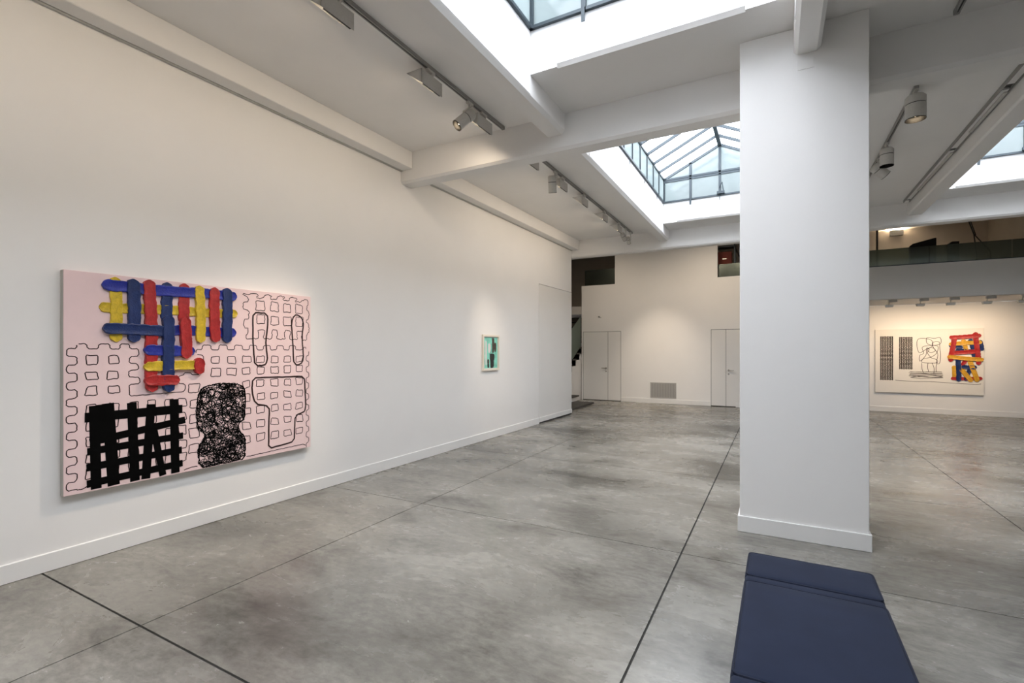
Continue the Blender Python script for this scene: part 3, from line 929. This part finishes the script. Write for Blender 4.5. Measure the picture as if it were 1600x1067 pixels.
# comb running down the left side
left = []
for k in range(9):
    yy = 1.07 - k * 0.122
    left += [(0.016, yy), (0.016, yy - 0.058), (0.075, yy - 0.058), (0.075, yy - 0.122)]
left = [(0.075, 1.106), (0.075, 1.07)] + left[:-1] + [(0.075, 0.03), (0.12, 0.03), (0.14, 0.055)]
line(left, False)
top = [(0.075, 1.106), (0.135, 1.106), (0.135, 1.068), (0.205, 1.068), (0.205, 1.106), (0.275, 1.106), (0.275, 1.066), (0.34, 1.066), (0.34, 1.106), (0.405, 1.106), (0.405, 1.070), (0.465, 1.070),
       (0.465, 1.012), (0.405, 1.005), (0.400, 0.955), (0.460, 0.950), (0.465, 0.900), (0.400, 0.898), (0.395, 0.848), (0.472, 0.838), (0.475, 0.79), (0.402, 0.785), (0.402, 0.693), (0.81, 0.70), (0.812, 0.765), (0.757, 0.772), (0.757, 0.837), (0.80, 0.84), (0.80, 0.862), (0.862, 0.862), (0.862, 0.842), (0.94, 0.845)]
line(top, False)
for yy in (0.952, 0.838, 0.726):
    for xx in (0.128, 0.262):
        sq(xx, yy, 0.072, 0.062)
for xx in (0.13, 0.27, 0.40, 0.53, 0.66, 0.76):
    for yy in (0.575, 0.455, 0.335, 0.215, 0.10):
        sq(xx, yy, 0.06, 0.07)
# field of squares, right half
cols = [1.03, 1.178, 1.32, 1.464, 1.616, 1.764, 1.906]
rows = [0.935, 0.824, 0.695, 0.565, 0.435, 0.300, 0.165]
for xx in cols:
    for yy in rows:
        if xx < 1.3 and yy < 0.70:
            continue
        sq(xx, yy, 0.080, 0.066)
for yy in (0.68, 0.55, 0.42, 0.29, 0.16):
    sq(0.845, yy, 0.082, 0.075)
crown = [(0.945, 0.875), (0.952, 1.022)]
crown = [(0.90, 1.020), (0.90, 1.062), (0.955, 1.064)]
x = 0.955
while x < 1.95:
    crown += [(x, 1.106), (x + 0.075, 1.104), (x + 0.075, 1.060), (min(2.02, x + 0.145), 1.060)]
    x += 0.145
crown += [(2.02, 1.098), (2.03, 1.06)]
line(crown, False)
right = []
for k in range(9):
    yy = 1.055 - k * 0.118
    right += [(2.062, yy), (2.062, yy - 0.056), (2.030, yy - 0.060), (2.030, yy - 0.116)]
line(right, False)
line([(2.03, 0.02), (2.0, 0.045), (1.35, 0.03)], False)
line([(0.79, 0.02), (0.86, 0.035), (0.925, 0.03)], False)
line([(0.90, 1.020), (0.965, 1.010), (0.968, 0.845)], False)
# loose patch, upper right
patch = [(1.318, 1.600), (1.395, 1.588)]
x = 1.40
while x < 1.98:
    patch += [(x, 1.612), (x + 0.085, 1.612), (x + 0.055, 1.572), (x + 0.125, 1.570)]
    x += 0.145
patch += [(2.02, 1.615), (2.062, 1.58), (2.05, 1.54), (2.025, 1.50), (2.065, 1.47), (2.066, 1.40), (2.028, 1.375), (2.066, 1.33), (2.066, 1.26), (2.045, 1.235), (2.03, 1.165)]
x = 1.97
while x > 1.40:
    patch += [(x, 1.17), (x + 0.012, 1.26), (x - 0.055, 1.262), (x - 0.050, 1.172)]
    x -= 0.145
patch += [(1.352, 1.170), (1.385, 1.275), (1.335, 1.275), (1.330, 1.350), (1.388, 1.362), (1.383, 1.445), (1.325, 1.455), (1.330, 1.520), (1.385, 1.530), (1.375, 1.56)]
line(patch, True, amp=0.012)
for xx in (1.462, 1.614, 1.758, 1.90):
    sq(xx, 1.455, 0.085, 0.085, 0.008)
    sq(xx, 1.315, 0.085, 0.090, 0.008)
ln.build('line_drawing', 'ink', P1)
# heavier contour figures
ct = MB()
for pts in (((1.425, 1.425), (1.575, 1.428), (1.585, 1.34), (1.560, 1.16), (1.578, 0.945), (1.545, 0.902), (1.445, 0.908), (1.426, 1.16)),
            ((1.88, 1.43), (1.945, 1.432), (1.998, 1.37), (1.977, 1.19), (1.998, 0.965), (1.962, 0.898), (1.880, 0.906), (1.862, 1.165), (1.848, 1.345)),
            ((1.424, 0.787), (2.007, 0.775), (2.025, 0.425), (1.995, 0.385), (1.892, 0.368), (1.884, 0.092), (1.590, 0.066), (1.598, 0.495), (1.450, 0.530), (1.412, 0.660))):
    ct.ribbon(wob_poly(pts, rnd, 0.004, 0.05, True, 0.03), 0.0155, FY - 0.0020, True)
ct.build('contour', 'ink', P1)
# dense scribbled double figure
fig = [(0.925, 0.69), (0.985, 0.738), (1.16, 0.752), (1.31, 0.728), (1.350, 0.66), (1.342, 0.385), (1.275, 0.365), (1.285, 0.285), (1.348, 0.225), (1.345, 0.016), (0.93, 0.014), (0.916, 0.195), (0.98, 0.275), (0.975, 0.325), (0.912, 0.35), (0.905, 0.55)]
scb = MB()
for k in range(270):
    for _ in range(50):
        p = (rnd.uniform(0.90, 1.355), rnd.uniform(0.01, 0.755))
        if inside(p, fig):
            break
    a = rnd.uniform(0, 6.28)
    cv = rnd.uniform(-40, 40)
    pts = [p]
    for j in range(26):
        a += cv * 0.011 + rnd.uniform(-0.35, 0.35)
        q = (pts[-1][0] + 0.011 * math.cos(a), pts[-1][1] + 0.011 * math.sin(a))
        if not inside(q, fig):
            a += 2.2
            cv = -cv
            continue
        pts.append(q)
    if len(pts) > 3:
        scb.ribbon(pts, 0.0056, FY - 0.0014 - 0.000002 * k)
for s in range(3):
    scb.ribbon(wob_poly(fig, rnd, 0.016, 0.02, True, 0.03), 0.007, FY - 0.0014, True)
scb.build('scribble', 'blackpaint', P1, kind='stuff')

# --- the white one under the mezzanine
P2 = tag(empty('abstract_painting', (2.26, Y_PIC, 0.50)), 'white abstract painting with grey maze panels and a tower of coloured strokes', 'painting')
QW, QH, QD = 2.09, 1.61, 0.05
canvas(P2, QW, QH, QD, 'white_canvas')
FY2 = -QD
def q(x, y):
    """coordinates on the canvas from sketch units."""
    return ((x - 55) / 1360.0 * QW, QH - (y - 115) / 812.0 * QH)
for (x0, y0, x1, y1) in ((120, 200, 302, 770), (372, 200, 556, 626)):
    a, b = q(x0, y1), q(x1, y0)
    mz2 = MB()
    cs = 0.034
    nx, nz = int((b[0] - a[0]) / cs), int((b[1] - a[1]) / cs)
    for i in range(nx):
        for j in range(nz):
            ox, oz = a[0] + i * cs, a[1] + j * cs
            if rnd.random() < 0.5:
                for cx, cz, t0 in ((ox, oz, 0), (ox + cs, oz + cs, 180)):
                    mz2.ribbon([(cx + cs / 2 * math.cos(math.radians(t0 + t)), cz + cs / 2 * math.sin(math.radians(t0 + t))) for t in (0, 30, 60, 90)], 0.0165, FY2 - 0.0008)
            else:
                for cx, cz, t0 in ((ox + cs, oz, 90), (ox, oz + cs, 270)):
                    mz2.ribbon([(cx + cs / 2 * math.cos(math.radians(t0 + t)), cz + cs / 2 * math.sin(math.radians(t0 + t))) for t in (0, 30, 60, 90)], 0.0165, FY2 - 0.0008)
    mz2.build('maze_panel', 'blackpaint', P2, kind='stuff')
lp = MB()
def smooth(pts, closed, n=6):
    P = [Vector(p) for p in pts]
    m = len(P)
    out = []
    for i in range(m if closed else m - 1):
        p0, p1, p2, p3 = (P[(i - 1) % m], P[i], P[(i + 1) % m], P[(i + 2) % m]) if closed else (P[max(0, i - 1)], P[i], P[i + 1], P[min(m - 1, i + 2)])
        for k in range(n):
            t = k / n
            v = 0.5 * ((2 * p1) + (p2 - p0) * t + (2 * p0 - 5 * p1 + 4 * p2 - p3) * t * t + (3 * p1 - p0 - 3 * p2 + p3) * t ** 3)
            out.append((v.x, v.y))
    return out
for pts in (((615, 250), (700, 235), (790, 262), (800, 330), (720, 372), (640, 415), (608, 350)), ((730, 228), (820, 236), (895, 228), (900, 300), (815, 322), (735, 300)),
            ((800, 290), (880, 280), (890, 350), (900, 440), (890, 540), (850, 540), (865, 430), (815, 355)), ((680, 340), (860, 330), (850, 420), (780, 470), (690, 490), (640, 520), (640, 450), (690, 420)),
            ((725, 360), (760, 370), (740, 420), (790, 480), (850, 500), (850, 540), (690, 540), (665, 515), (720, 440)), ((780, 350), (830, 370), (825, 400), (770, 410), (735, 380))):
    lp.ribbon(smooth([q(*p) for p in pts], True), 0.0105, FY2 - 0.0006, True)
for pts in (((665, 545), (670, 620), (690, 670)), ((745, 540), (740, 600), (755, 660)), ((795, 540), (820, 610), (815, 680)), ((860, 530), (845, 600), (850, 660))):
    lp.ribbon(smooth([q(*p) for p in pts], False), 0.0105, FY2 - 0.0006)
for k in range(12):
    y = 655 + k * 7
    lp.ribbon(smooth([q(495 + rnd.uniform(0, 30), y + rnd.uniform(-8, 8)), q(650, y + rnd.uniform(-9, 9)), q(800, y + rnd.uniform(-9, 9)), q(950 - rnd.uniform(0, 25), y + rnd.uniform(-8, 8))], False), 0.008, FY2 - 0.0006)
lp.ribbon(smooth([q(325, 768), q(560, 778), q(760, 776), q(1060, 788), q(1300, 796), q(1392, 788)], False), 0.010, FY2 - 0.0006)
lp.build('line_drawing', 'ink', P2)
ST2 = [('navy', (1255, 245), (1300, 400), 0), ('navy', (1000, 325), (1170, 350), 0), ('navy', (1370, 260), (1395, 390), 0), ('orange', (1170, 250), (1215, 400), 0), ('navy', (1080, 385), (1380, 395), 0),
       ('orange', (1060, 570), (1070, 720), 0), ('red', (1210, 500), (1160, 570), 0), ('orange', (1250, 500), (1340, 765), 1), ('orange', (1140, 610), (1280, 765), 1), ('navy', (1250, 600), (1200, 760), 0),
       ('red', (1025, 730), (1400, 725), 0), ('orange', (1000, 310), (1395, 285), 1), ('navy', (1115, 470), (1118, 765), 1), ('navy', (1150, 585), (1335, 590), 1), ('navy', (1290, 420), (1300, 470), 0),
       ('red', (1005, 228), (1385, 208), 2), ('red', (1070, 200), (1020, 525), 2), ('red', (1315, 165), (1355, 560), 2), ('red', (1050, 415), (1350, 400), 2), ('orange', (980, 465), (1412, 500), 3)]
for k, (mt, a, b, lay) in enumerate(ST2):
    stroke(P2, q(*a), q(*b), 0.098 if lay else 0.085, mt, 0.003 + 0.007 * lay, 300 + k, FY2, 0.011)

# --- the small framed one
P3 = tag(empty('framed_picture'), 'small cream-framed mint green picture with dark rounded shapes', 'picture')
wall_local(P3, 5.925, 0.0, 1.218)
fw, fh, fd, fb = 0.548, 0.634, 0.036, 0.034
MB().box(0, fw, -fd, -0.002, 0, fb).box(0, fw, -fd, -0.002, fh - fb, fh).box(0, fb, -fd, -0.002, fb, fh - fb).box(fw - fb, fw, -fd, -0.002, fb, fh - fb).build('frame', 'frame_cream', P3)
MB().box(fb, fw - fb, -0.014, -0.002, fb, fh - fb).build('backing_board', 'paper', P3)
mint = MB().box(fb + 0.012, fw - fb - 0.012, -0.016, -0.014, fb + 0.008, fh - fb - 0.012).build('mint_ground', 'teal', P3)
def blob(cx, cz, rx, rz, mat, name, k, pw=2.6):
    pts = []
    rr = random.Random(k)
    for i in range(40):
        a = 2 * math.pi * i / 40
        ca, sa = math.cos(a), math.sin(a)
        r = 1 + 0.05 * math.sin(3 * a + rr.uniform(0, 1)) + rr.uniform(-0.02, 0.02)
        pts.append((cx + rx * r * math.copysign(abs(ca) ** (2 / pw), ca), cz + rz * r * math.copysign(abs(sa) ** (2 / pw), sa)))
    MB().prism(pts, -0.016 - 0.0006 - 0.0001 * (k % 7), -0.0158, 'y').build(name, mat, mint)
blob(0.118, 0.32, 0.024, 0.215, 'paper', 'white_patch', 1, 4)
blob(0.228, 0.40, 0.045, 0.085, 'paper', 'white_patch', 2)
blob(0.355, 0.45, 0.036, 0.135, 'brown', 'dark_shape', 3, 4)
blob(0.425, 0.415, 0.036, 0.085, 'brown', 'dark_shape', 4)
blob(0.318, 0.235, 0.078, 0.068, 'charcoal', 'dark_shape', 5, 4)
blob(0.318, 0.115, 0.060, 0.070, 'charcoal', 'dark_shape', 6, 4)
blob(0.190, 0.155, 0.032, 0.048, 'brown', 'dark_shape', 8)
blob(0.190, 0.085, 0.030, 0.035, 'charcoal', 'dark_shape', 9, 4)

# ------------------------------------------------------------------ track lights
def track(name, x, y0, y1, label):
    t = tag(empty(name, (x, y0, SLAB_Z)), label, 'lighting track', 'lighting tracks')
    l = y1 - y0
    MB().prism([(-0.018, 0), (-0.018, -0.036), (-0.006, -0.036), (-0.006, -0.012), (0.006, -0.012), (0.006, -0.036), (0.018, -0.036), (0.018, 0)], 0.03, l - 0.03, 'y').build('rail', 'track', t)
    MB().box(-0.005, 0.005, 0.05, l - 0.05, -0.030, -0.0125).build('conductor', 'black', t)
    for a in (0.0, l - 0.03):
        MB().box(-0.019, 0.019, a, a + 0.03, -0.037, 0).build('end_cap', 'track', t)
    return t
XL, XRT = -2.872, 1.25
track('lighting_track', XL, -1.3, 5.06, 'grey track with the large wall washers left of the near rooflight')
track('lighting_track', XL, 5.62, 10.98, 'grey track with the row of small washers behind the first beam')
track('lighting_track', XRT, -1.3, 5.03, 'grey track end at the top edge right of the column')
track('lighting_track', XRT, 6.25, 10.6, 'grey track carrying the hanging spots right of the column')
TZ = SLAB_Z - 0.036

def add_spot(parent, loc, target_dir, energy, angle, blend=0.8, col=WARM, size=0.04):
    L = bpy.data.lights.new('lamp_light', 'SPOT')
    L.energy = energy
    L.color = col
    L.spot_size = math.radians(angle)
    L.spot_blend = blend
    L.shadow_soft_size = size
    o = bpy.data.objects.new('lamp_light', L)
    C.objects.link(o)
    o.parent = parent
    o.location = loc
    o.rotation_euler = Vector(target_dir).to_track_quat('-Z', 'Y').to_euler()
    return o

washer_proto = []
def washer(y, label, energy=WASH_W, z=TZ, x=XL, aim=(-0.60, 0, -1.0)):
    r = tag(empty('wall_washer', (x, y, z)), label, 'wall washer', 'wall washers on the left tracks')
    if not washer_proto:
        ad = MB().box(-0.016, 0.016, -0.055, 0.055, -0.022, 0.0).tube((0, 0.03, -0.022), (0, 0.03, -0.06), 0.013, n=12).build('adapter', 'lamp', r)
        L2 = 0.155
        sh_ = MB()
        sh_.prism([(0.020, -0.055), (0.020, -0.186), (0.012, -0.180), (0.012, -0.063)], -L2, L2, 'y')
        sh_.prism([(0.020, -0.055), (0.012, -0.063), (-0.148, -0.066), (-0.160, -0.058)], -L2, L2, 'y')
        for e in (-L2, L2 - 0.006):
            sh_.prism([(0.020, -0.055), (0.020, -0.186), (-0.160, -0.058)], e, e + 0.006, 'y')
        hs = sh_.build('housing', 'lamp', r)
        rf = MB().prism([(0.010, -0.066), (0.010, -0.120), (0.0, -0.090), (-0.03, -0.068)], -L2 + 0.02, L2 - 0.02, 'y').build('reflector', 'steel', r)
        gl = MB().tube((-0.012, -0.03, -0.150), (-0.012, 0.09, -0.150), 0.013, n=10).build('lamp_tube', 'glow', r)
        fr = MB().bar((0.013, -L2 + 0.03, -0.184), (0.013, L2 - 0.03, -0.184), 0.012, 0.008).build('trim_edge', 'black', r)
        washer_proto.extend([ad, hs, rf, gl, fr])
    else:
        for p in washer_proto:
            inst(p, p.name.split('.')[0], r)
    add_spot(r, (-0.048, 0.0, -0.118), aim, energy, WASH_ANGLE, 0.7, size=0.025)
    return r
for y, lb in ((-0.6, 'grey wall washer above and behind the viewer'), (0.5, 'grey wall washer just outside the picture'), (1.5, 'grey wall washer above the near left edge of the picture'),
              (2.54, 'biggest grey wedge wall washer at the top edge'), (3.66, 'second wedge wall washer from the top on the near track'), (4.61, 'wedge wall washer partly behind the lit round spot'),
              (5.86, 'wedge wall washer half hidden by the first beam'), (6.90, 'wedge wall washer next to the downturned round spot'), (7.84, 'third-from-last wedge washer on the far track'),
              (8.96, 'second-from-last wedge washer on the far track'), (9.94, 'last wedge washer before the small far spots')):
    washer(y, lb, WASH_W * (0.4 if 5.5 < y < 6.5 else 1.25 if y > 6.5 else 1.0))

def cyl_spot(name, y, x, d, label, energy, angle, z=TZ, r=0.062, length=0.24, lit=True, aim=None):
    """round spot on a bracket; d is its pointing direction."""
    o = tag(empty(name, (x, y, z)), label, 'spotlight', 'round track spots')
    d = Vector(d).normalized()
    MB().box(-0.016, 0.016, -0.05, 0.05, -0.024, 0.0).build('adapter', 'lamp', o)
    c = Vector((-0.05 if x < 0 else 0.0, 0, -0.16))
    side = d.cross(Vector((0, 0, 1)))
    side = side.normalized() if side.length > 0.05 else Vector((0, 1, 0))
    MB().tube((0, 0, -0.024), (0, 0, -0.05), 0.016, n=12).bar((0, 0, -0.052), c + side * (r + 0.008) + Vector((0, 0, 0.11)), 0.022, 0.012).bar(c + side * (r + 0.008) + Vector((0, 0, 0.115)), c + side * (r + 0.008) - Vector((0, 0, 0.02)), 0.022, 0.012, side).build('bracket', 'lamp', o)
    a, b = c - d * (length * 0.45), c + d * (length * 0.55)
    MB().tube(a + d * 0.02, c - d * 0.02, r, n=28).tube(a, a + d * 0.02, r * 0.8, r, n=28).build('driver_body', 'lamp', o, True)
    MB().tube(c - d * 0.02, c - d * 0.012, r * 0.95, n=28).build('groove', 'black', o, True)
    hd = MB().tube(c - d * 0.012, b, r, n=28, caps=False).build('head', 'lamp', o, True)
    MB().tube(b, b + d * 0.006, r * 1.0, r * 1.0, n=28, caps=False).tube(b - d * 0.05, b + d * 0.006, r * 0.93, r * 0.97, n=28, caps=False).tube(b - d * 0.055, b - d * 0.05, r * 0.93, n=28).build('baffle', 'black', hd, True)
    MB().tube(b - d * 0.049, b - d * 0.042, r * 0.52, n=24).build('lens', 'glow' if lit else 'steel', hd, True)
    if energy:
        add_spot(o, b - d * 0.03 if False else b + d * 0.012, aim or d, energy, angle, 1.0, size=0.03)
    return o
cyl_spot('track_spot', 4.33, XL, (-0.50, -0.62, -0.75), 'round grey spot with glowing lamp on the near left track', SPOT_W * 2.0, 52, aim=(-0.36, -0.50, -1.0))
cyl_spot('track_spot', 6.62, XL, (-0.10, 0.35, -1.0), 'round grey spot turned down behind the first beam', 70, 40, aim=(-1.5, 0.85, -2.6))
cyl_spot('track_spot', 10.45, XL, (0.15, 0.8, -0.62), 'small round spot near the far end of the left track', 0, 55, r=0.05, length=0.18)
cyl_spot('track_spot', 10.85, XL, (0.0, 0.75, -0.7), 'small square spot at the very end of the left track', 0, 60, r=0.045, length=0.16, lit=False)
cyl_spot('track_spot', 6.30, XRT + 0.0, (0, 0, -1), 'large round downlight hanging at the end of the right track', SPOT_W * 0.5, 50, r=0.088, length=0.24)
cyl_spot('track_spot', 7.75, XRT, (0, 0, -1), 'round downlight in the middle of the right track', 0, 50, r=0.075, length=0.22, lit=False)
cyl_spot('track_spot', 8.30, XRT, (0.65, 0.25, -0.6), 'tilted grey spot beside the column edge on the right track', 0, 50, r=0.07, length=0.2, lit=False)

# picture lights under the mezzanine
for k, (x, lb) in enumerate(((2.30, 'first small picture light under the mezzanine, next to the column'), (2.86, 'second small picture light under the mezzanine'), (3.38, 'third and middle small picture light under the mezzanine'),
                            (3.97, 'fourth small picture light under the mezzanine'), (4.52, 'fifth small picture light, cut by the right edge'))):
    r = tag(empty('picture_light', (x, 13.95, 2.73)), lb, 'picture light', 'picture lights under the mezzanine')
    MB().box(-0.02, 0.14, -0.04, 0.04, -0.055, 0.0).build('driver_box', 'lamp', r, bevel=0.004, seg=1)
    MB().tube((0.0, 0, -0.055), (-0.01, 0, -0.11), 0.009, n=8).build('stem', 'lamp', r)
    ph_ = MB().prism([(-0.085, -0.105), (0.075, -0.105), (0.06, -0.165), (-0.07, -0.165)], -0.05, 0.05, 'y').build('head', 'lamp', r, bevel=0.006, seg=1)
    MB().box(-0.05, 0.04, 0.0505, 0.053, -0.155, -0.115).build('lens', 'glow', ph_)
    add_spot(r, (-0.005, 0.075, -0.14), (0, 1.0, -0.75), MEZZ_W, 105, 1.0, (1.0, 0.76, 0.52))

# unseen downlight added to brighten the upper room wall
ud = tag(empty('added_downlight', (3.3, 15.7, TOP_Z)), 'unseen downlight added in the upper room to brighten its wall', 'downlight')
MB().tube((0, 0, 0), (0, 0, -0.10), 0.07, n=24).build('housing', 'lamp', ud, True)
MB().tube((0, 0, -0.10), (0, 0, -0.104), 0.05, n=24).build('lens', 'glow', ud)
add_spot(ud, (0, 0, -0.12), (-0.15, 0.6, -1.0), 26.0, 150, 1.0, (1.0, 0.80, 0.58))

# track and spots added unseen behind the far beam to light the far wall
ft = tag(empty('lighting_track', (-5.0, 12.3, TOP_Z)), 'lighting track added over the far wall, unseen behind the far beam', 'lighting track', 'lighting tracks')
MB().box(0, 5.2, -0.018, 0.018, -0.036, 0).build('rail', 'track', ft)
for k, x in enumerate((-4.4, -2.9, -1.8, -0.8)):
    cyl_spot('track_spot', 12.3, x, (0, 0.75, -0.75), ('first', 'second', 'third', 'fourth')[k] + ' round spot from the left, added unseen behind the far beam to light the far wall', FAR_W * (3.0 if k == 1 else 0.9), 52 if k == 1 else 120, z=TOP_Z - 0.036, r=0.06, length=0.2, aim=(0, 1.0, -1.95) if k == 1 else (0, 1.0, -1.3))
